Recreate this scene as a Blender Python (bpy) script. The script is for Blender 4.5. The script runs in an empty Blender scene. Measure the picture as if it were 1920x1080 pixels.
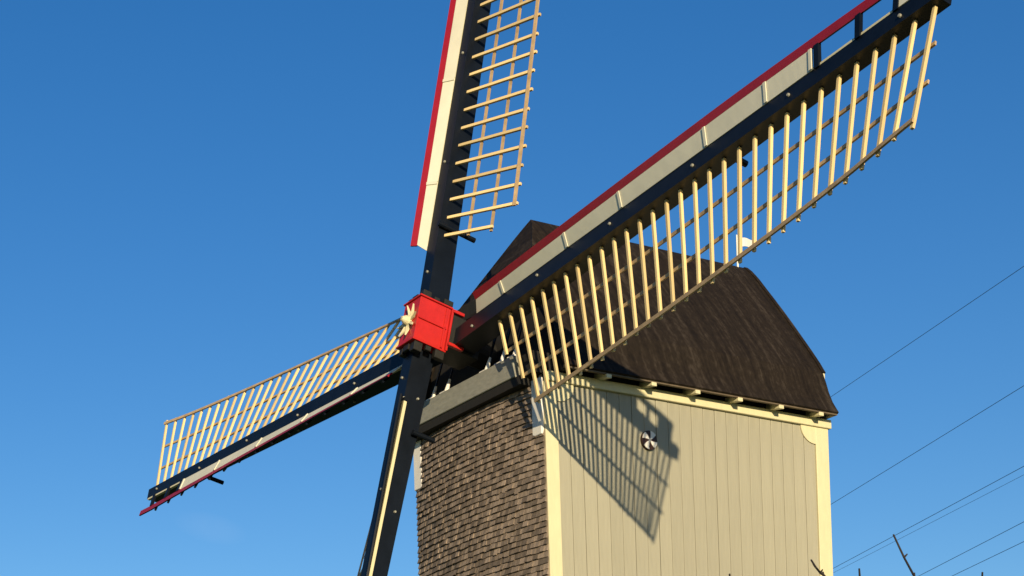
import bpy, bmesh, math, random
import numpy as np
from mathutils import Vector, Matrix
random.seed(7); rng = np.random.default_rng(7)
S = bpy.context.scene
C = S.collection
R = math.radians
Z0 = 12.76                       # height of the eaves above the ground

# ------------------------------------------------------------------ camera, sky, sun, exposure
cam_d = bpy.data.cameras.new('camera'); cam = bpy.data.objects.new('camera', cam_d); C.objects.link(cam)
fw = Vector((-0.85573721, 0.51707393, 0.01866495)); rt = Vector((0.51642345, 0.85577589, -0.03089421)); up = Vector((0.0319476, 0.01679831, 0.99934837))
CAM = Vector((27.53976372, -20.51094648, -11.15657981 + Z0))
M = Matrix((rt, up, -fw)).transposed().to_4x4(); M.translation = CAM
cam.matrix_world = M
FPX, PCX, PCY = 3498.54, 713.94, 1775.11
cam_d.sensor_width = 36; cam_d.lens = FPX / 1920 * 36
cam_d.shift_x = (960 - PCX) / 1920; cam_d.shift_y = (PCY - 540) / 1920
cam_d.clip_end = 6000
S.camera = cam

SUN = Vector((-0.9020, 0.3760, -0.2125)).normalized()       # direction the light travels
elev = math.asin(-SUN.z)
w = bpy.data.worlds.new('World'); S.world = w; w.use_nodes = True
nt = w.node_tree; nt.nodes.clear()
wo = nt.nodes.new('ShaderNodeOutputWorld'); bg = nt.nodes.new('ShaderNodeBackground')
sky = nt.nodes.new('ShaderNodeTexSky'); sky.sky_type = 'NISHITA'; sky.sun_disc = False
sky.sun_elevation = elev; sky.sun_rotation = math.atan2(-SUN.x, -SUN.y)
sky.air_density = 1.0; sky.dust_density = 0.2; sky.ozone_density = 2.5; sky.altitude = 0
hs = nt.nodes.new('ShaderNodeHueSaturation'); hs.inputs['Saturation'].default_value = 1.34; hs.inputs['Hue'].default_value = 0.511; hs.inputs['Value'].default_value = 1.03
nt.links.new(sky.outputs[0], hs.inputs['Color']); 
# one faint wisp of cirrus low in the sky
geo = nt.nodes.new('ShaderNodeTexCoord'); wd = (fw + rt*((395-PCX)/FPX) - up*((990-PCY)/FPX)).normalized()
ax1 = (rt - up*0.25).normalized(); ax2 = wd.cross(ax1).normalized()
def vdot(vec):
    n_ = nt.nodes.new('ShaderNodeVectorMath'); n_.operation = 'DOT_PRODUCT'; nt.links.new(geo.outputs['Generated'], n_.inputs[0]); n_.inputs[1].default_value = vec; return n_.outputs['Value']
def mth(op, a_, b_):
    n_ = nt.nodes.new('ShaderNodeMath'); n_.operation = op
    for i_, q_ in enumerate((a_, b_)):
        if hasattr(q_, 'is_linked'): nt.links.new(q_, n_.inputs[i_])
        else: n_.inputs[i_].default_value = q_
    return n_.outputs[0]
e1 = mth('DIVIDE', mth('SUBTRACT', vdot(ax1), wd.dot(ax1)), 0.020); e2 = mth('DIVIDE', mth('SUBTRACT', vdot(ax2), wd.dot(ax2)), 0.008)
r2 = mth('ADD', mth('MULTIPLY', e1, e1), mth('MULTIPLY', e2, e2))
fac = mth('MAXIMUM', mth('SUBTRACT', 1.0, r2), 0.0); fac = mth('MULTIPLY', fac, mth('GREATER_THAN', vdot(wd), 0.5))
cn = nt.nodes.new('ShaderNodeTexNoise'); cn.inputs['Scale'].default_value = 60; cn.inputs['Detail'].default_value = 6; nt.links.new(geo.outputs['Generated'], cn.inputs['Vector'])
fac = mth('MULTIPLY', mth('MULTIPLY', fac, cn.outputs[0]), 0.07)
cmx = nt.nodes.new('ShaderNodeMix'); cmx.data_type = 'RGBA'; nt.links.new(fac, cmx.inputs[0]); nt.links.new(hs.outputs[0], cmx.inputs[6]); cmx.inputs[7].default_value = (5.5, 6.2, 7.2, 1)
nt.links.new(cmx.outputs[2], bg.inputs[0])
bg.inputs[1].default_value = 0.095
nt.links.new(bg.outputs[0], wo.inputs[0])
sun_d = bpy.data.lights.new('sun', 'SUN'); sun = bpy.data.objects.new('sun', sun_d); C.objects.link(sun)
sun_d.energy = 5.0; sun_d.angle = R(0.5); sun_d.color = (1.0, 0.82, 0.51)
sun.rotation_euler = SUN.to_track_quat('-Z', 'Y').to_euler()
sun.location = (60, -25, 40)
S.view_settings.view_transform = 'Standard'; S.view_settings.look = 'None'
S.view_settings.exposure = 0.45; S.view_settings.gamma = 1; S.view_settings.use_curve_mapping = False

# ------------------------------------------------------------------ materials
def mat(name, col, rough=0.7, var=0.15, scale=6.0, stretch=(1, 1, 1), bump=0.0, bscale=40.0, rnd=0.0, spec=0.4, attr=None, col2=None, metal=0.0, streak=None):
    m = bpy.data.materials.new(name); m.use_nodes = True
    t = m.node_tree; b = t.nodes['Principled BSDF']
    b.inputs['Roughness'].default_value = rough; b.inputs['Metallic'].default_value = metal
    b.inputs['Specular IOR Level'].default_value = spec
    tc = t.nodes.new('ShaderNodeTexCoord'); mp = t.nodes.new('ShaderNodeMapping')
    mp.inputs['Scale'].default_value = stretch
    t.links.new(tc.outputs['Object'], mp.inputs[0])
    n = t.nodes.new('ShaderNodeTexNoise'); n.inputs['Scale'].default_value = scale; n.inputs['Detail'].default_value = 7; n.inputs['Roughness'].default_value = 0.62
    t.links.new(mp.outputs[0], n.inputs['Vector'])
    rp = t.nodes.new('ShaderNodeValToRGB')
    c2 = col2 or tuple(min(1, c * (1 + var)) for c in col); c1 = tuple(c * (1 - var) for c in col)
    rp.color_ramp.elements[0].position = 0.3; rp.color_ramp.elements[1].position = 0.7
    rp.color_ramp.elements[0].color = (*c1, 1); rp.color_ramp.elements[1].color = (*c2, 1)
    t.links.new(n.outputs[0], rp.inputs[0])
    out = rp.outputs[0]
    if rnd > 0:
        if attr:
            src = t.nodes.new('ShaderNodeAttribute'); src.attribute_name = attr; so = src.outputs['Fac']
        else:
            src = t.nodes.new('ShaderNodeObjectInfo'); so = src.outputs['Random']
        mr = t.nodes.new('ShaderNodeMapRange'); mr.inputs['To Min'].default_value = 1 - rnd; mr.inputs['To Max'].default_value = 1 + rnd
        t.links.new(so, mr.inputs['Value'])
        mx = t.nodes.new('ShaderNodeMix'); mx.data_type = 'RGBA'; mx.blend_type = 'MULTIPLY'; mx.inputs[0].default_value = 1
        t.links.new(out, mx.inputs[6]); t.links.new(mr.outputs[0], mx.inputs[7]); out = mx.outputs[2]
    t.links.new(out, b.inputs['Base Color'])
    if bump > 0:
        n2 = t.nodes.new('ShaderNodeTexNoise'); n2.inputs['Scale'].default_value = bscale; n2.inputs['Detail'].default_value = 4
        t.links.new(mp.outputs[0], n2.inputs['Vector'])
        bp = t.nodes.new('ShaderNodeBump'); bp.inputs['Strength'].default_value = bump; bp.inputs['Distance'].default_value = 0.01
        t.links.new(n2.outputs[0], bp.inputs['Height']); t.links.new(bp.outputs[0], b.inputs['Normal'])
    return m

MT = dict(
    plank=mat('plank_paint', (0.285, 0.27, 0.215), 0.6, 0.07, 3.0, (6, 6, .5), .15, 30, rnd=.05),
    cream=mat('cream_paint', (0.54, 0.495, 0.33), 0.5, 0.05, 4.0, (3, 3, .6), .08, 30),
    board=mat('board_paint', (0.57, 0.55, 0.46), 0.5, 0.06, 2.0, (1, 1, 1), .05, 30, rnd=.04),
    red=mat('red_paint', (0.25, 0.007, 0.018), 0.45, 0.12, 3.0),
    hubred=mat('poll_red_paint', (0.40, 0.013, 0.011), 0.4, 0.12, 5.0, bump=.15, bscale=14),
    navy=mat('navy_paint', (0.0035, 0.0055, 0.0105), 0.4, 0.3, 3.0, bump=.08, bscale=20, spec=.18),
    black=mat('tarred_iron_and_shade', (0.010, 0.009, 0.008), 0.55, 0.4, 8.0, bump=.2, bscale=30),  # dark iron, also the painted shade of the rear poll box
    pine=mat('pine_slat', (0.62, 0.465, 0.235), 0.55, 0.22, 3.0, (9, 9, 2), .2, 40, rnd=.2),
    lath=mat('pine_lath', (0.36, 0.25, 0.14), 0.6, 0.25, 5.0, (1, 1, 1), .2, 40, rnd=.12),
    shingle=mat('oak_shingle', (0.165, 0.128, 0.104), 0.8, 0.3, 14.0, (1, 1, .3), .4, 50, rnd=.5, attr='rnd'),
    back=mat('dark_sheathing', (0.008, 0.0065, 0.0055), 0.9, 0.3),
    tar_shade=mat('tar_and_shade_black', (0.010, 0.0085, 0.0075), 0.8, 0.4, 5.0, (6, 6, .5), .2),  # tar black, also painted shade under the beam and in the shaft opening
    beam=mat('grey_lead_beam', (0.24, 0.235, 0.205), 0.6, 0.18, 4.0, (1.5, 1.5, 4), .1, 30),
    white=mat('white_paint', (0.68, 0.65, 0.62), 0.5, 0.06),
    dotblack=mat('black_paint', (0.035, 0.014, 0.009), 0.5, 0.1),
    wire=mat('wire_haze_blue', (0.045, 0.10, 0.20), 0.6, 0.05),  # aerial haze mixed into the wire colour as blue
    bark=mat('twig_bark', (0.018, 0.013, 0.011), 0.85, 0.3, 20.0),
    brick=mat('pier_brick', (0.30, 0.14, 0.09), 0.85, 0.3, 6.0),
    oak=mat('trestle_oak', (0.10, 0.075, 0.05), 0.8, 0.3, 4.0),
    grass=mat('grass_ground', (0.06, 0.10, 0.03), 0.95, 0.4, .6),
)
def roof_material():
    m = bpy.data.materials.new('tarred_roofing'); m.use_nodes = True; t = m.node_tree; b = t.nodes['Principled BSDF']
    b.inputs['Roughness'].default_value = .75; b.inputs['Specular IOR Level'].default_value = .15
    tc = t.nodes.new('ShaderNodeTexCoord')
    def noise(scale, st, det=6):
        mp = t.nodes.new('ShaderNodeMapping'); mp.inputs['Scale'].default_value = st; mp.inputs['Rotation'].default_value = (R(-12), 0, 0)
        t.links.new(tc.outputs['Object'], mp.inputs[0]); n = t.nodes.new('ShaderNodeTexNoise'); n.inputs['Scale'].default_value = scale; n.inputs['Detail'].default_value = det; n.inputs['Roughness'].default_value = .65
        t.links.new(mp.outputs[0], n.inputs['Vector']); return n.outputs[0]
    a = noise(1.0, (.5, 6.5, .5), 9); c = noise(9.0, (1, 1.4, .8), 9); f = noise(40.0, (1, 1, 1), 3)
    mx = t.nodes.new('ShaderNodeMath'); mx.operation = 'MULTIPLY_ADD'; mx.inputs[1].default_value = .42
    t.links.new(c, mx.inputs[0])
    ad = t.nodes.new('ShaderNodeMath'); ad.operation = 'MULTIPLY'; ad.inputs[1].default_value = .62; t.links.new(a, ad.inputs[0]); t.links.new(ad.outputs[0], mx.inputs[2])
    rp = t.nodes.new('ShaderNodeValToRGB'); e = rp.color_ramp.elements
    e[0].position = .40; e[0].color = (.0070, .0046, .0030, 1); e[1].position = .72; e[1].color = (.046, .036, .029, 1)
    k = rp.color_ramp.elements.new(.54); k.color = (.0155, .0108, .0073, 1)
    t.links.new(mx.outputs[0], rp.inputs[0]); t.links.new(rp.outputs[0], b.inputs['Base Color'])
    bp = t.nodes.new('ShaderNodeBump'); bp.inputs['Strength'].default_value = .35; bp.inputs['Distance'].default_value = .01
    t.links.new(f, bp.inputs['Height']); t.links.new(bp.outputs[0], b.inputs['Normal'])
    return m
MT['roof'] = roof_material()

# ------------------------------------------------------------------ helpers
V = lambda *a: Vector(a)
class MB:
    def __init__(s): s.v = []; s.f = []; s.mi = []
    def add(s, vs, fs, mi=0):
        o = len(s.v); s.v += [tuple(x) for x in vs]; s.f += [tuple(i + o for i in f) for f in fs]; s.mi += [mi] * len(fs)
    def box(s, lo, hi, mi=0):
        x0, y0, z0 = lo; x1, y1, z1 = hi
        s.add([(x0,y0,z0),(x1,y0,z0),(x1,y1,z0),(x0,y1,z0),(x0,y0,z1),(x1,y0,z1),(x1,y1,z1),(x0,y1,z1)],
              [(0,3,2,1),(4,5,6,7),(0,1,5,4),(1,2,6,5),(2,3,7,6),(3,0,4,7)], mi)
    def hexa(s, p, mi=0, mis=None):       # p: 4 bottom + 4 top
        o = len(s.v); s.v += [tuple(x) for x in p]
        fs = [(0,3,2,1),(4,5,6,7),(0,1,5,4),(1,2,6,5),(2,3,7,6),(3,0,4,7)]
        s.f += [tuple(i + o for i in f) for f in fs]; s.mi += (mis or [mi] * 6)
    def obox(s, c, ex, ey, ez, mi=0):     # centre and three half-axes
        s.hexa([c-ex-ey-ez, c+ex-ey-ez, c+ex+ey-ez, c-ex+ey-ez, c-ex-ey+ez, c+ex-ey+ez, c+ex+ey+ez, c-ex+ey+ez], mi)
    def tube(s, a, b, ra, rb=None, n=8, mi=0):
        rb = ra if rb is None else rb; d = (b - a).normalized(); x = d.orthogonal().normalized(); y = d.cross(x)
        vs = [a + (x*math.cos(k*2*math.pi/n) + y*math.sin(k*2*math.pi/n))*ra for k in range(n)] + [b + (x*math.cos(k*2*math.pi/n) + y*math.sin(k*2*math.pi/n))*rb for k in range(n)]
        s.add(vs, [(k, (k+1) % n, n+(k+1) % n, n+k) for k in range(n)] + [tuple(range(n-1, -1, -1)), tuple(range(n, 2*n))], mi)
    def mesh(s, name, mats, bevel=0, smooth=False):
        me = bpy.data.meshes.new(name); me.from_pydata(s.v, [], s.f)
        for m in mats: me.materials.append(m)
        me.polygons.foreach_set('material_index', s.mi); me.update()
        bm = bmesh.new(); bm.from_mesh(me); bmesh.ops.recalc_face_normals(bm, faces=bm.faces)
        if bevel:
            bmesh.ops.bevel(bm, geom=list(bm.edges), offset=bevel, segments=1, affect='EDGES', profile=.7)
        bm.to_mesh(me); bm.free()
        if smooth: me.polygons.foreach_set('use_smooth', [True]*len(me.polygons))
        return me
def link(name, me, parent=None, label=None, cat=None, group=None, kind=None, matrix=None):
    o = bpy.data.objects.new(name, me); C.objects.link(o)
    if parent is not None: o.parent = parent
    if matrix is not None: o.matrix_local = matrix
    for k, x in (('label', label), ('category', cat), ('group', group), ('kind', kind)):
        if x: o[k] = x
    return o
def ob(mb, name, mats, parent=None, bevel=0, smooth=False, **k):
    if not isinstance(mats, (list, tuple)): mats = [mats]
    return link(name, mb.mesh(name, mats, bevel, smooth), parent, **k)
def basis(c, ex, ey, ez):                 # matrix with given axes (may be scaled)
    m = Matrix((ex, ey, ez)).transposed().to_4x4(); m.translation = c; return m

# ------------------------------------------------------------------ ground
g = MB(); ext = 2500.0
g.add([(-ext,-ext,0),(ext,-ext,0),(ext,ext,0),(-ext,ext,0)], [(0,1,2,3)])
ob(g, 'ground', MT['grass'], kind='structure')

# ------------------------------------------------------------------ the mill body
W, L = 4.4, 7.143; ZB = -7.4
mill = link('windmill', None, label='wooden post mill body with brown shingled front, pale plank side and dark curved roof', cat='windmill')
mill.location = (-2.2, 3.57, 0); B0 = Vector((2.2, -3.57, Z0))      # part-local offset so that parts use mill coordinates
def part(mb, name, mats, parent=None, **k):
    p = mill if parent is None else parent
    o = ob(mb, name, mats, p, **k)
    if p is mill: o.location = B0
    return o
fy = lambda x: -0.16 * (1 - ((x + W/2) / (W/2))**2)     # bowed front

# side wall: dark sheathing with one object per plank
b = MB(); b.box((-.12, .1, ZB), (-.03, L-.1, -.05)); side = part(b, 'side_wall', MT['back'])
NPL = 22; y0 = .29; step = (6.79 - y0) / NPL
pm = {}
def plank_mesh(wd, h):
    m = MB(); t = .028
    # thin plank with eased edges, taller than wide
    m.box((0, 0, 0), (t, wd, h)); return m.mesh('plank', [MT['plank']], bevel=.006)
for k in range(NPL):
    wd = step - .009 - random.random()*.004
    me = plank_mesh(wd, -ZB - .17) if k < 6 else pm[k % 6]
    pm[k % 6] = me
    o = link('plank', me, side); o.location = (-.028 + random.uniform(-.004, .004), y0 + k*step + .004, ZB)
# corner boards, eave beam, corner brackets
for (ya, yb) in ((0.0, y0 - .004), (6.79 + .004, L)):
    b = MB(); b.box((-.30, ya, ZB), (.035, yb, -.185)); part(b, 'corner_post', MT['cream'], bevel=.008)
b = MB(); b.box((-.05, .02, -.18), (.075, L+.06, .0)); part(b, 'eave_beam', MT['cream'], bevel=.01)
for (ya, sg) in ((6.794, -1), (y0 - .004, 1)):
    b = MB(); rr = .40; n = 10; prof = [(0, 0), (rr, 0)]
    for i in range(1, n):
        a_ = i / n * math.pi/2; prof.append((rr * (1 - .93*(1-math.cos(a_))) , -rr*.86*math.sin(a_)))
    prof.append((rr*.07, -rr*.86)); prof.append((0, -rr*.86))
    vs = [(x, ya + sg*q[0], -.186 + q[1]) for x in (.006, .03) for q in prof]; m_ = len(prof)
    b.add(vs, [tuple(range(m_)), tuple(range(2*m_-1, m_-1, -1))] + [(i, (i+1) % m_, m_ + (i+1) % m_, m_ + i) for i in range(m_)])
    part(b, 'corner_bracket', MT['cream'])
# left and rear walls
b = MB(); b.box((-W-.02, .02, ZB), (-W+.06, L-.1, -.05)); part(b, 'far_side_wall', MT['plank'])
b = MB(); b.box((-W+.07, L-.12, ZB), (-.301, L-.02, .3)); part(b, 'rear_wall', MT['plank'])
b = MB(); b.box((-W+.07, .1, ZB), (-.13, L-.13, ZB+.2)); part(b, 'floor_frame', MT['oak'])
b = MB(); b.box((-W-.05, .02, -.18), (-W+.05, L+.06, .0)); part(b, 'eave_beam', MT['cream'], bevel=.01)
b = MB(); b.box((-W, 0, ZB), (-W+.30, .3, -.19)); part(b, 'corner_post', MT['cream'], bevel=.008)

# front wall: bowed sheathing and shingles
b = MB(); xs = np.linspace(-W+.02, -.02, 15)
vs = []
for x in xs: vs += [(x, fy(x)+.02, ZB), (x, fy(x)+.02, .35), (x, .09, ZB), (x, .09, .35)]
fs = []
for i in range(14):
    o = 4*i; fs += [(o, o+4, o+5, o+1), (o+2, o+3, o+7, o+6), (o+1, o+5, o+7, o+3), (o, o+2, o+6, o+4)]
fs += [(0,1,3,2), (56,58,59,57)]
b.add(vs, fs); front = part(b, 'front_wall', MT['back'])
ROW = .112; sh = []
r = 0; z = -.30
while z > ZB + .1:
    x = -W - random.uniform(0, .1) if True else 0
    lo, hi = (-W+.27, -.29) if z > -1.16 else (-W, .0)
    x = lo
    while x < hi - .02:
        wd = min(random.uniform(.075, .145), hi - x)
        if hi - x - wd < .05: wd = hi - x
        sh.append((x, wd, z)); x += wd
    z -= ROW; r += 1
def shingle_verts(wd, hgt, tilt, thick):
    g_ = .003
    yb, yt = -thick - tilt, -.006
    return [V(g_, yb, 0), V(wd-g_, yb, 0), V(wd-g_, 0.012, 0), V(g_, 0.012, 0), V(g_, yt, hgt), V(wd-g_, yt, hgt), V(wd-g_, .012, hgt), V(g_, .012, hgt)]
def vis(x, z):
    q = Vector((x, fy(x), z + Z0)) - CAM; zz = q.dot(fw); return (PCX + FPX*q.dot(rt)/zz, PCY - FPX*q.dot(up)/zz, zz)
info = []
for (x, wd, z) in sh:
    px, py, d = vis(x + wd/2, z); info.append((d if -10 < py < 1075 and px > 780 else 1e6 + d, wd))
order = sorted(range(len(sh)), key=lambda i: info[i][0] - 8*info[i][1]*(info[i][0] < 1e5))
single = set(order[:300])
SHM = []
for k in range(14):
    m = MB(); m.hexa(shingle_verts(1.0, .15, random.uniform(.0, .02), random.uniform(.028, .050)))
    me = m.mesh('shingle', [MT['shingle']]); at = me.attributes.new('rnd', 'FLOAT', 'FACE'); val = random.random()
    at.data.foreach_set('value', [val]*len(me.polygons)); SHM.append(me)
mass = MB(); mv = []
for i, (x, wd, z) in enumerate(sh):
    xm = x + wd/2; ang = math.atan2(fy(x+wd) - fy(x), wd)
    zz = z + random.uniform(-.010, .007) - (.02 if random.random() < .02 else 0)
    if i in single:
        o = link('shingle', random.choice(SHM), front)
        o.matrix_local = Matrix.Translation((x, fy(x), zz)) @ Matrix.Rotation(ang, 4, 'Z') @ Matrix.Rotation(random.uniform(-.015, .015), 4, 'Y') @ Matrix.Diagonal((wd, 1, 1, 1))
    else:
        rot = Matrix.Translation((x, fy(x), zz)) @ Matrix.Rotation(ang, 4, 'Z') @ Matrix.Rotation(random.uniform(-.015, .015), 4, 'Y')
        mass.hexa([rot @ q for q in shingle_verts(wd, .15, random.uniform(0, .02), random.uniform(.028, .050))]); mv += [random.random()]*6
o = ob(mass, 'shingle_mass', MT['shingle'], front, kind='stuff')
at = o.data.attributes.new('rnd', 'FLOAT', 'FACE'); at.data.foreach_set('value', mv)
# exposed upper ends of the front corner posts
for x0_ in (-.285, -W-.0):
    b = MB(); b.box((x0_, -.075, -1.17), (x0_ + .285, -.004, -.12)); part(b, 'post_cheek', MT['beam'] if 0 else MT['white'], bevel=.01)
# weather beam across the front
b = MB(); b.box((-W+.05, -.34, -.03), (-.45, -.02, .38)); part(b, 'weather_beam', MT['beam'], bevel=.012)
b = MB(); b.box((-W+.0, -.31, -.20), (-.30, -.0, -.035)); part(b, 'beam_shade_strip', MT['tar_shade'])  # black strip painted in as the shade under the weather beam
b = MB(); b.box((-W+.02, -.1, -.03), (-.40, .3, .34)); b.box((-.44, -.2, -.03), (-.02, .3, .36)); part(b, 'sill', MT['tar_shade'])

# ------------------------------------------------------------------ roof
prof = [(-2.2, 3.89), (-2.06, 3.76), (-1.86, 3.53), (-1.67, 3.28), (-1.4, 2.93), (-1.15, 2.60), (-.9, 2.26), (-.65, 1.91), (-.4, 1.56), (-.18, 1.24), (-.02, .98), (.06, .77), (.135, .53), (.235, .30), (.39, .055)]
full = [(-4.4 - x, z) for x, z in reversed(prof)][:-1] + prof
def yf(z): return 1.46 - max(0, min(3.89 - z, 1.95)) * .61
YB = 7.10
def offs(pts, d):
    out = []
    for i, (x, z) in enumerate(pts):
        a_ = Vector(pts[max(i-1, 0)]); c_ = Vector(pts[min(i+1, len(pts)-1)]); t_ = (c_ - a_).normalized()
        out.append((x - t_[1]*d, z + t_[0]*d))
    return out
inn = offs(full, -.07)
b = MB(); vs = []; N = len(full)
for (q, yy) in ((full, 0), (full, 1), (inn, 0), (inn, 1)):
    for i, (x, z) in enumerate(q): vs.append((x, yf(full[i][1]) if yy == 0 else YB, z))
fs = []
for i in range(N-1):
    fs += [(i, i+1, N+i+1, N+i), (2*N+i, 3*N+i, 3*N+i+1, 2*N+i+1), (i, 2*N+i, 2*N+i+1, i+1), (N+i, N+i+1, 3*N+i+1, 3*N+i)]
fs += [(0, N, 3*N, 2*N), (N-1, 3*N-1, 4*N-1, 2*N-1)]
b.add(vs, fs); roof = part(b, 'roof', MT['roof'])
# front hip (hood) over the shaft opening
hi = [i for i in range(N) if full[i][1] >= 1.9]
b = MB(); hv = [(full[i][0], yf(full[i][1]) + .004, full[i][1] - .01) for i in hi]; m_ = len(hi)
b.add(hv + [(x, y + .06, z - .02) for x, y, z in hv], [tuple(range(m_)), tuple(range(2*m_-1, m_-1, -1))] + [(i, (i+1) % m_, m_+(i+1) % m_, m_+i) for i in range(m_)])
part(b, 'roof_hood', MT['roof'])
# black gable boards: shade of the shaft opening put into their colour
b = MB(); gv = [(x, z) for x, z in inn if z <= 2.3 and z > .0]
lft = [q for q in gv if q[0] < -2.2]; rgt = [q for q in gv if q[0] > -2.2]
pl = [(lft[0][0], .2)] + lft + rgt + [(rgt[-1][0], .2)]
pl = lft + rgt; m_ = len(pl)
b.add([(x, .32, z) for x, z in pl] + [(x, .40, z) for x, z in pl], [tuple(range(m_)), tuple(range(2*m_-1, m_-1, -1))] + [(i, (i+1) % m_, m_+(i+1) % m_, m_+i) for i in range(m_)])
part(b, 'front_gable_shade', MT['tar_shade'])
pl = [(x, z) for x, z in inn]; m_ = len(pl)
b = MB(); b.add([(x, L-.10, max(z, .02)) for x, z in pl] + [(x, L-.02, max(z, .02)) for x, z in pl], [tuple(range(m_)), tuple(range(2*m_-1, m_-1, -1))] + [(i, (i+1) % m_, m_+(i+1) % m_, m_+i) for i in range(m_)])
part(b, 'rear_gable', MT['plank'])
# rear verge boards (upper lip stands proud and ends above the eaves)
for side_ in (0, 1):
    pr_ = [q for q in prof if q[1] > .97]; 
    if side_: pr_ = [(-4.4 - x, z) for x, z in pr_]
    o1 = offs(pr_, .02 if not side_ else -.02); o2 = offs(pr_, -.06 if not side_ else .06); m_ = len(pr_)
    b = MB(); vs = [(x, y, z) for y in (YB-.03, YB+.07) for q in (o1, o2) for x, z in q]; fs = []
    for i in range(m_-1):
        fs += [(i, i+1, 2*m_+i+1, 2*m_+i), (m_+i, 3*m_+i, 3*m_+i+1, m_+i+1), (i, m_+i, m_+i+1, i+1), (2*m_+i, 2*m_+i+1, 3*m_+i+1, 3*m_+i)]
    fs += [(0, 2*m_, 3*m_, m_), (m_-1, 2*m_-1, 4*m_-1, 3*m_-1)]
    b.add(vs, fs); part(b, 'verge_board', MT['roof'])
b = MB(); b.box((-.12, YB+.003, .74), (-.02, YB+.065, .98)); part(b, 'verge_block', MT['cream'], bevel=.01)
# rafter ends and eave battens
for k in range(-1, 5):
    y = 2.34 + 1.078*k
    b = MB(); b.hexa([V(-.05, y-.06, .004), V(.36, y-.06, -.06), V(.36, y+.06, -.06), V(-.05, y+.06, .004), V(-.05, y-.06, .12), V(.36, y-.06, .012), V(.36, y+.06, .012), V(-.05, y+.06, .12)])
    part(b, 'rafter_end', MT['cream'], bevel=.006)
b = MB(); b.box((.29, .26, .006), (.352, YB-.01, .06)); part(b, 'eave_batten', MT['oak'])
b = MB(); b.box((-.06, .3, .02), (-.02, L, .42)); part(b, 'eave_infill', MT['tar_shade'])

# braces standing on the weather beam
for x, lean in ((-3.45, .1), (-2.95, .12), (-1.55, .14), (-1.05, .1), (-.62, .05)):
    b = MB(); f0 = V(x, -.2, .38); f1 = V(x + lean, .22, 1.75); d_ = (f1 - f0).normalized()
    b.tube(f0, f1, .018, n=6); o = part(b, 'brace_rod', MT['navy'])
    b = MB(); b.tube(f0 + d_*.02, f0 + d_*.32, .05, .025, 8); b.box((x-.12, -.27, .383), (x+.10, -.12, .43)); ob(b, 'foot', MT['white'], o)
# pinwheel wall anchor
dc = V(.07, 2.43, -1.0); rr = .185; b = MB(); n = 36
b.tube(V(.0, 2.43, -1.0), V(.055, 2.43, -1.0), rr, n=n); o = part(b, 'wall_anchor', MT['dotblack'])
for k in range(4):
    b = MB(); pts = [V(0, 0, 0)]; a0 = k*math.pi/2 + .35
    lead = [V(0, math.cos(a0 + .30*t)*rr*.97*t, math.sin(a0 + .30*t)*rr*.97*t) for t in (.35, .7, 1.0)]
    arc = [V(0, math.cos(a0 + .30 + .80*t)*rr*.97, math.sin(a0 + .30 + .80*t)*rr*.97) for t in (.2, .4, .6, .8, 1.0)]
    tail = [V(0, math.cos(a0 + .80 + .30*t)*rr*.97*t, math.sin(a0 + .80 + .30*t)*rr*.97*t) for t in (.7, .35)]
    pts = [V(0, 0, 0)] + lead + arc + tail; m_ = len(pts); d0 = V(.056, 2.43, -1.0)
    b.add([d0 + q for q in pts] + [d0 + q + V(.012, 0, 0) for q in pts], [tuple(range(m_-1, -1, -1)), tuple(range(m_, 2*m_))] + [(i, (i+1) % m_, m_+(i+1) % m_, m_+i) for i in range(m_)])
    ob(b, 'white_blade', MT['white'], o)
# ridge vane
vane = link('ridge_vane', None, label='small white flag shaped vane on a pole at the rear of the dark roof ridge', cat='weather vane')
vane.location = (-2.2, 6.9, Z0 + 3.85)
b = MB(); b.tube(V(0,0,-.02), V(0,0,.72), .022, .016, 8); ob(b, 'pole', MT['white'], vane)
b = MB(); pts = []
for i in range(7):
    t_ = i/6; yy = .02 + .50*t_; wv = .03*math.sin(t_*5); pts.append((yy, .45 + .10*t_ + wv*.6, .64 + .08*t_ + wv*.6, wv))
vs = [(q[3] + dx, q[0], q[k]) for q in pts for dx in (-.006, .006) for k in (1, 2)]; fs = []
for i in range(6):
    o_ = 4*i; fs += [(o_, o_+1, o_+5, o_+4), (o_+2, o_+6, o_+7, o_+3), (o_, o_+4, o_+6, o_+2), (o_+1, o_+3, o_+7, o_+5)]
fs += [(0, 2, 3, 1), (24, 25, 27, 26)]
b.add(vs, fs); ob(b, 'flag', MT['white'], vane)

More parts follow.
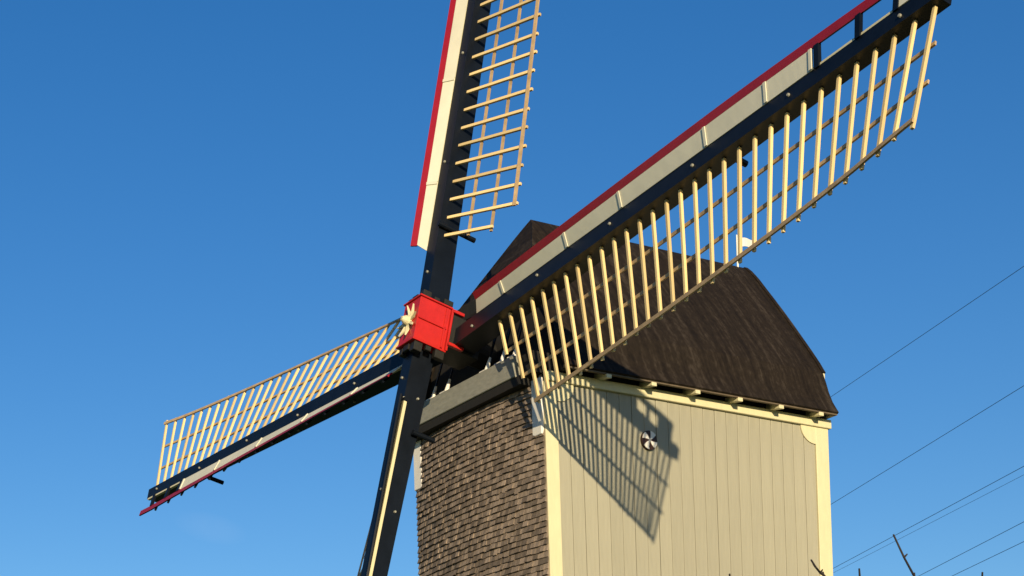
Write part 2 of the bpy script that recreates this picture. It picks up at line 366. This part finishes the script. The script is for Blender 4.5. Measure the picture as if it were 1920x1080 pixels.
# ------------------------------------------------------------------ sails
a = V(-0.02251457, -0.97084428, 0.23865138); u = V(0.99974256, -0.02119234, 0.00810519); v = V(-0.0028113, 0.23877243, 0.97107148)
H = V(-2.2, -0.7558, 1.2181); OFF1, OFF2 = .329, -.362; D_ = .375; Q = .067
KAP, KU = 3.468, 1.237
sails = link('windmill_sails', None, label='four lattice windmill sails with white boards and red edges around a red hub', cat='windmill sails')
sails.location = H + V(0, 0, Z0); SB = -H      # local offset
def wr(s): return 3.107 - 31.776 * max(1 - s/12.8, .001)**.671
hw = lambda s: .28 - .14*s/12
class Arm:
    def __init__(s, d, sd, off, kap):
        s.D = d*math.cos(R(kap)) + a*math.sin(R(kap)); s.sd = sd; s.O = a*off
    def base(s, t): return s.O + s.D*t + s.sd*hw(t) + a*Q
    def latp(s, t, l, n=0.0):
        w_ = R(wr(t)); return s.base(t) + (s.sd*math.cos(w_) + a*math.sin(w_))*l + (a*math.cos(w_) - s.sd*math.sin(w_))*n
    def sw(s, t): return .36 - .10*t/12.5          # stock width
    def fr(s, t): return .17 - .04*t/12.5          # front face above bar line
    def dp(s, t): return .47 - .20*t/12.5
    def edge(s, t): return s.base(t) - s.sd*s.sw(t) + a*s.fr(t)    # leading front edge of the stock
    def brd(s, t, l, n=0.0):
        w_ = R(6 + 1.15*max(0, -wr(t)))
        return s.edge(t) + (-s.sd*math.cos(w_) + a*math.sin(w_))*l + (a*math.cos(w_) + s.sd*math.sin(w_))*n
    def red(s, t, l0, l, n=0.0):          # red leading strip, folded further forward than the boards
        w_ = R(6 + 1.15*max(0, -wr(t)) + 4)
        return s.brd(t, l0) + (-s.sd*math.cos(w_) + a*math.sin(w_))*l + (a*math.cos(w_) + s.sd*math.sin(w_))*n
bar_unit = MB(); bar_unit.box((-.5, -.5, 0), (.5, .5, 1)); bar_me = bar_unit.mesh('slat', [MT['pine']], bevel=.08)
def make_sail(arm, s_first, nbars, tip, B, board0, splits, board1, open_struts, short=()):
    # stock
    b = MB(); n = 14
    rings = []
    for i in range(n+1):
        t = .0 + tip*i/n; e = arm.base(t); rings.append([e + a*arm.fr(t), e - arm.sd*arm.sw(t) + a*arm.fr(t), e - arm.sd*arm.sw(t) + a*(arm.fr(t)-arm.dp(t)), e + a*(arm.fr(t)-arm.dp(t))])
    vs = [q for r_ in rings for q in r_]; fs = [(0,1,2,3), tuple(4*n + k for k in (3,2,1,0))]
    for i in range(n):
        for k in range(4): fs.append((4*i+k, 4*i+(k+1) % 4, 4*i+4+(k+1) % 4, 4*i+4+k))
    b.add(vs, fs); sail = ob(b, 'sail', MT['navy'], sails)
    bv = sail
    # slats
    S_ = [s_first + k*D_ for k in range(nbars)]
    for k, t in enumerate(S_):
        l0, l1 = -.05, B + random.uniform(.05, .09)
        if k in short: l1 = B*short[k] + .06
        t2 = t + random.uniform(-.008, .008)
        p0 = arm.latp(t2, l0); p1 = arm.latp(t2, l1); ez = p1 - p0; ey = arm.D*.058; nn = ez.cross(ey).normalized()*.05
        link('slat', bar_me, sail, matrix=basis(p0, ey, nn, ez))
    # laths: two behind the slats, hem lath in front
    def lath(name, l, nrm, t0, t1, wd, th, mt):
        m = MB(); k = 16; ring = []
        for i in range(k+1):
            t = t0 + (t1 - t0)*i/k
            for (dl, dn) in ((-wd/2, -th/2), (wd/2, -th/2), (wd/2, th/2), (-wd/2, th/2)): ring.append(arm.latp(t, l + dl, nrm + dn))
        f_ = [(0,1,2,3), tuple(4*k + q for q in (3,2,1,0))]
        for i in range(k):
            for q in range(4): f_.append((4*i+q, 4*i+(q+1) % 4, 4*i+4+(q+1) % 4, 4*i+4+q))
        m.add(ring, f_); ob(m, name, mt, sail)
    te = S_[-1] + .10
    t_in = [S_[0] - .06, S_[0] - .06, S_[0] - .06]
    for k, fr in short.items():
        for j, l in enumerate((1/3, 2/3, 1)):
            if fr < l - .01 and S_[k] + D_ - .06 > t_in[j]: t_in[j] = S_[k] + D_ - .06
    lath('lath', B/3, -.042, t_in[0], te, .055, .032, MT['lath'])
    lath('lath', 2*B/3, -.042, t_in[1], te, .055, .032, MT['lath'])
    lath('hem_lath', B, .042, t_in[2], te - .06, .065, .034, MT['lath'])
    # leading rail, wind boards, red edge, battens
    def strip(name, t0, t1, l0, l1, n0, n1, mats, mis=None, k=6, skew=0):
        m = MB(); ring = []
        for i in range(k+1):
            t = t0 + (t1 - t0)*i/k; W_ = bw(t)
            for (l, nn) in ((l0, n0), (l1, n0), (l1, n1), (l0, n1)):
                ring.append(arm.brd(t + (skew*l*W_ if i == 0 else 0), l*W_, nn))
        m.add([], [])
        f_ = [(0,1,2,3), tuple(4*k + q for q in (3,2,1,0))]; mi = [0, 0]
        for i in range(k):
            for q in range(4): f_.append((4*i+q, 4*i+(q+1) % 4, 4*i+4+(q+1) % 4, 4*i+4+q)); mi.append(1 if (q == 0 and mis) else 0)
        m.add(ring, f_); m.mi = mi
        return ob(m, name, mats, sail)
    bw = lambda t: .31 + .15*min(1, t/9)
    cuts = [board0] + list(splits) + [board1]
    m = MB(); k = 10; ring = []
    for i in range(k+1):
        t = board0 + .1 + (tip - board0 - .15)*i/k; e = arm.edge(t)
        for (dx, dy) in ((.004, -.06), (-.035, -.06), (-.035, .004), (.004, .004)): ring.append(e + arm.sd*dx + a*dy)
    f_ = [(0,1,2,3), tuple(4*k + q for q in (3,2,1,0))]
    for i in range(k):
        for q in range(4): f_.append((4*i+q, 4*i+(q+1) % 4, 4*i+4+(q+1) % 4, 4*i+4+q))
    m.add(ring, f_); ob(m, 'rail', MT['cream'], sail)
    for i in range(len(cuts)-1):
        strip('wind_board', cuts[i] + .004, cuts[i+1] - .004, .0, .66, -.012, .012, [MT['board'], MT['navy']], True, skew=.6 if i == 0 else 0)
        if i > 0 or True:
            t = cuts[i+1] - .03
            strip('batten', t - .03, t + .03, .02, .66, .014, .032, [MT['board']], k=1)
    m = MB(); k = 18; ring = []
    for i in range(k+1):
        t = board0 + .12 + (tip + .01 - board0)*i/k
        for (l, nn) in ((.0, -.02), (.135, -.02), (.135, .014), (.0, .014)): ring.append(arm.red(t, .665*bw(t), l, nn))
    f_ = [(0,1,2,3), tuple(4*k + q for q in (3,2,1,0))]; mi = [0, 0]
    for i in range(k):
        for q in range(4): f_.append((4*i+q, 4*i+(q+1) % 4, 4*i+4+(q+1) % 4, 4*i+4+q)); mi.append(0 if q == 2 else 1)
    m.add(ring, f_); m.mi = mi; ob(m, 'red_edge', [MT['red'], MT['navy']], sail)
    # support bars behind the boards, their ends show past the red edge
    t = board0 + .35
    while arm is AL and t < tip - .05:
        m = MB()
        for (c0, c1) in ((arm.red(t, .665*bw(t), -.02, -.05), arm.red(t, .665*bw(t), .165, -.05)),):
            ez = (c1 - c0)/2; m.obox((c0+c1)/2, arm.D*.026, ez, ez.cross(arm.D).normalized()*.02)
        ob(m, 'support_bar', MT['navy'], sail); t += .75
    for t in open_struts:
        m = MB(); c0 = arm.brd(t, -.02, -.0); c1 = arm.brd(t, .68*bw(t), 0.); ez = (c1 - c0)/2
        m.obox((c0+c1)/2, arm.D*.05, ez, ez.cross(arm.D).normalized()*.03); ob(m, 'open_frame_strut', MT['navy'], sail)
    if arm is not AL: strip('wind_board', tip - .75, tip + .10, .0, .66, -.012, .012, [MT['board'], MT['navy']], True)
    # bolts on the stock faces
    t = 1.05
    while t < tip:
        for (lx, side_) in ((.5, 0), (.0, 1)):
            m = MB()
            if side_ == 0: c = arm.base(t) - arm.sd*arm.sw(t)*random.uniform(.35, .65) + a*arm.fr(t); m.tube(c - a*.01, c + a*.03, .028, .022, 8)
            else:
                c = arm.base(t + .4) - arm.sd*arm.sw(t) - a*.12; m.tube(c + arm.sd*.01, c - arm.sd*.03, .028, .022, 8)
            ob(m, 'bolt', MT['beam'], sail)
        t += 2.3
    return sail
AR = Arm(u, -v, OFF2, KAP); AL = Arm(-u, v, OFF2, KAP); AU = Arm(v, u, OFF1, KU); AD = Arm(-v, -u, OFF1, KU)
sR = 13.088 - 30*D_; sL = 12.88 - 30*D_
R_ = make_sail(AR, sR, 31, 13.25, 1.70, 1.15, (2.2, 4.35, 6.0, 8.3, 9.75), 10.75, (10.85, 11.7, 12.45), {0: 1/3, 1: 2/3})
L_ = make_sail(AL, sL, 31, 13.05, 1.74, 1.5, (3.2, 5.2, 7.2, 9.2), 11.0, (11.1, 11.8, 12.6), {0: 1/3, 1: 2/3})
U_ = make_sail(AU, 1.804, 31, 13.2, 1.52, 1.55, (3.0, 5.2, 7.4, 9.2), 10.8, (10.9, 11.7, 12.5), {0: 2/3})
Dn = make_sail(AD, 1.804, 31, 13.2, 1.60, 1.5, (3.0, 5.2, 7.4, 9.2), 10.8, (10.9, 11.7, 12.5), {0: 2/3})
for s_, t in ((R_, 'sail in front of the roof with shaded grey boards'), (L_, 'sail reaching away from the mill body'), (U_, 'sail standing straight up'), (Dn, 'sail hanging straight down')): s_['label'] = t
# pegs driven through the stocks
for arm, s_, t, dx, a0, a1 in ((AU, U_, 1.95, .05, .22, -.62), (AD, Dn, 2.15, -.42, -.12, -.60), (AR, R_, 8.6, -.1, -.1, -.42), (AL, L_, 10.2, -.34, -.1, -.50)):
    b = MB(); c = arm.base(t) + arm.sd*dx
    b.tube(c + a*a0, c + a*a1, .05, n=10); ob(b, 'peg', MT['navy'], s_)
# poll end
poll = MB(); hx, hv_ = .30, .425
poll.obox(a*.385, u*hx, v*hv_, a*.345); po = ob(poll, 'poll_end', MT['hubred'], sails, bevel=.012)
def sub(name, mt, *boxes, bevel=.006):
    m = MB()
    for c, x, y, z_ in boxes: m.obox(c, x, y, z_)
    return ob(m, name, mt, po, bevel=bevel)
for sg in (1, -1):      # flanges round the stock openings
    sub('flange', MT['hubred'], (a*.385 + v*sg*(hv_ + .018), u*(hx+.028), v*.016, a*.372))
sub('flange', MT['hubred'], (a*(.02), u*(hx+.05), v*(hv_+.0), a*.022))
sub('seam_rib', MT['hubred'], (a*.40 + u*(hx+.016) + v*.0, u*.016, v*.018, a*.31))
sub('seam_rib', MT['hubred'], (a*.13 + u*(hx+.016), u*.016, v*(hv_-.02), a*.02))
sub('rear_box', MT['black'], (a*(-.36), u*.33, v*.33, a*.34))  # red box coloured black, its shade put into the paint
sub('rear_lug', MT['hubred'], (a*(-.14) + u*.37 - v*.30, u*.045, v*.03, a*.17))
sub('rear_lug', MT['hubred'], (a*(-.10) + u*.34 + v*.38, u*.045, v*.03, a*.12))
for sg in (1, -1):      # iron wedges and clamps where the stocks enter
    for (du, da, h, wu, wa) in ((.22, .60, .13, .08, .09), (-.22, .62, .10, .06, .07), (.26, .13, .12, .06, .10), (.0, .68, .09, .1, .03), (.27, .38, .07, .04, .06)):
        hh = h * (1.35 if sg < 0 else .9)
        sub('wedge', MT['black'], (u*du + a*da + v*sg*(hv_ + .04 + hh/2), u*wu, v*hh/2, a*wa), bevel=.008)
for (sv, du) in ((.16, .40), (-.14, .40), (.0, .41)):
    sub('wedge', MT['black'], (u*du + a*(-.30) + v*sv, u*.07, v*.06, a*.07), bevel=.008)
# star emblem on the front of the poll end
fc = a*(.73 + .004)
b = MB(); b.tube(fc, fc + a*.10, .10, .085, 14); b.tube(fc + a*.10, fc + a*.17, .085, .04, 14); st = ob(b, 'star_emblem', MT['cream'], po, bevel=0)
for k in range(8):
    an = k*math.pi/4 + .2; d_ = u*math.cos(an) + v*math.sin(an); pe = -u*math.sin(an) + v*math.cos(an); m = MB()
    p0, p1, p2 = fc + d_*.04, fc + d_*.20, fc + d_*.33 + a*.05
    pts = [p0 + pe*.03, p1 + pe*.032, p2, p1 - pe*.032, p0 - pe*.03]; m.add(pts + [q + a*.03 for q in pts], [(4,3,2,1,0), (5,6,7,8,9)] + [(i, (i+1) % 5, 5+(i+1) % 5, 5+i) for i in range(5)])
    # rays join the boss as one emblem
    ob(m, 'ray', MT['cream'], po)
b = MB(); b.tube(-a*.6, -a*2.6, .30, .28, 20); ob(b, 'windshaft', MT['black'], sails)

# ------------------------------------------------------------------ trestle carrying the body (below the picture)
tr = link('trestle', None, label='oak trestle and brick piers carrying the mill body', cat='trestle'); tr.location = (-2.2, 3.57, 0)
b = MB(); b.box((-.4, -.4, 1.2), (.4, .4, Z0+ZB)); ob(b, 'post', MT['oak'], tr, bevel=.03)
for dx, dy in ((1,0), (-1,0), (0,1), (0,-1)):
    b = MB(); b.box((dx*3-.5, dy*3-.5, 0), (dx*3+.5, dy*3+.5, 1.4)); ob(b, 'pier', MT['brick'], tr)
    b = MB(); p0, p1 = V(dx*3, dy*3, 1.55), V(dx*.3, dy*.3, 4.6); d_ = (p1-p0)/2; sx = d_.cross(V(dy, dx, 0)).normalized()*.17
    b.obox((p0+p1)/2, V(abs(dy)*.17, abs(dx)*.17, 0), sx, d_); ob(b, 'quarter_bar', MT['oak'], tr)
b = MB(); b.box((-3.6, -.2, 1.4), (3.6, .2, 1.75)); ob(b, 'cross_beam', MT['oak'], tr)
b = MB(); b.box((-.2, -3.6, 1.76), (.2, 3.6, 2.1)); ob(b, 'cross_beam', MT['oak'], tr)

# ------------------------------------------------------------------ power lines beyond the mill
def at_depth(px, py, d): return CAM + (fw + rt*((px-PCX)/FPX) - up*((py-PCY)/FPX))*d
wires = [((1562, 738), (1920, 498), 'highest thin power line, clear above the others, meeting the mill under the roof'),
         ((1557, 943), (1920, 722), 'second highest power line meeting the cream rear corner post half way down'),
         ((1565, 1061), (1920, 873), 'upper one of two close power lines near the bare twig tip'),
         ((1566, 1069), (1920, 889), 'lower fainter one of two close power lines near the bare twig tip'),
         ((1721, 1078), (1920, 977), 'power line next below the close pair'),
         ((1784, 1078), (1920, 1014), 'lowest power line, beneath all the others')]
for i, (p0, p1, lb) in enumerate(wires):
    dx = p1[0]-p0[0]; sl = (p1[1]-p0[1])/dx
    d1 = 170.0; near = at_depth(p1[0]+120, p1[1]+120*sl, d1*.92); far = at_depth(p0[0]-500, p0[1]-500*sl, d1*2.2)
    pts = []
    k = 40
    for j in range(k+1):
        t = j/k; q = far.lerp(near, t); q = q - V(0, 0, 1)*0.25*4*t*(1-t); pts.append(q)
    b = MB(); nn = 5
    rr = .029 if i != 3 else .018
    dirn = (near-far).normalized(); x_ = dirn.orthogonal().normalized(); y_ = dirn.cross(x_)
    vs = [q + (x_*math.cos(m*2*math.pi/nn) + y_*math.sin(m*2*math.pi/nn))*rr for q in pts for m in range(nn)]
    b.add(vs, [(nn*j+m, nn*j+(m+1) % nn, nn*(j+1)+(m+1) % nn, nn*(j+1)+m) for j in range(k) for m in range(nn)])
    ob(b, 'power_line', MT['wire'], label=lb, cat='power line', group='power lines in the sky')

# ------------------------------------------------------------------ bare young tree in front of the mill: only its twig tips reach the picture
tree = link('bare_tree', None, label='leafless tree whose bare dark twig tips rise past the rear corner of the mill', cat='tree')
DT = 17.5
foot = at_depth(1640, 1500, DT); foot.z = 0; tree.location = foot
crown = MB(); trunk = MB()
fork = V(0, 0, 3.6)
def limb(mb, pts, r0, r1, n=6):
    for i in range(len(pts)-1):
        k = len(pts)-1; mb.tube(pts[i], pts[i+1], r0 + (r1-r0)*i/k, r0 + (r1-r0)*(i+1)/k, n)
limb(trunk, [V(0,0,-.05), V(.03,.02,1.2), V(-.02,.04,2.4), fork], .11, .06, 10)
tips = [[(1770, 1240), (1738, 1130), (1714, 1080), (1695, 1045), (1675, 1002)], [(1618, 1180), (1613, 1095), (1611, 1066)], [(1830, 1180), (1841, 1100), (1842, 1073)],
        [(1560, 1160), (1550, 1100), (1546, 1080), (1538, 1074), (1529, 1063), (1521, 1050)], [(1375, 1180), (1369, 1100), (1368, 1076)],
        [(1560, 1140), (1546, 1085), (1543, 1073)]]
for tp in tips:
    pts = [at_depth(x, y, DT + random.uniform(-.15, .15)) - foot for x, y in tp]
    mid = fork.lerp(pts[0], .5) + V(random.uniform(-.05, .05), random.uniform(-.05, .05), -.1)
    limb(crown, [fork, mid, pts[0]], .035, .016); limb(crown, pts, .0135, .0085)
    for q in pts[1:-1]:
        crown.tube(q, q + V(random.uniform(-.03, .03), random.uniform(-.03, .03), .03), .012, .006, 5)
for k in range(26):         # lower branching, under the picture
    an = random.random()*6.28; h0 = random.uniform(2.0, 3.5); ln = random.uniform(.4, .9)
    p0 = V(0, 0, h0); p1 = p0 + V(math.cos(an)*ln*.5, math.sin(an)*ln*.5, ln*.3); p2 = p1 + V(math.cos(an+.3)*ln*.4, math.sin(an+.3)*ln*.4, ln*.25)
    limb(crown, [p0, p1, p2], .025, .006)
ob(trunk, 'trunk', MT['bark'], tree); ob(crown, 'crown', MT['bark'], tree)
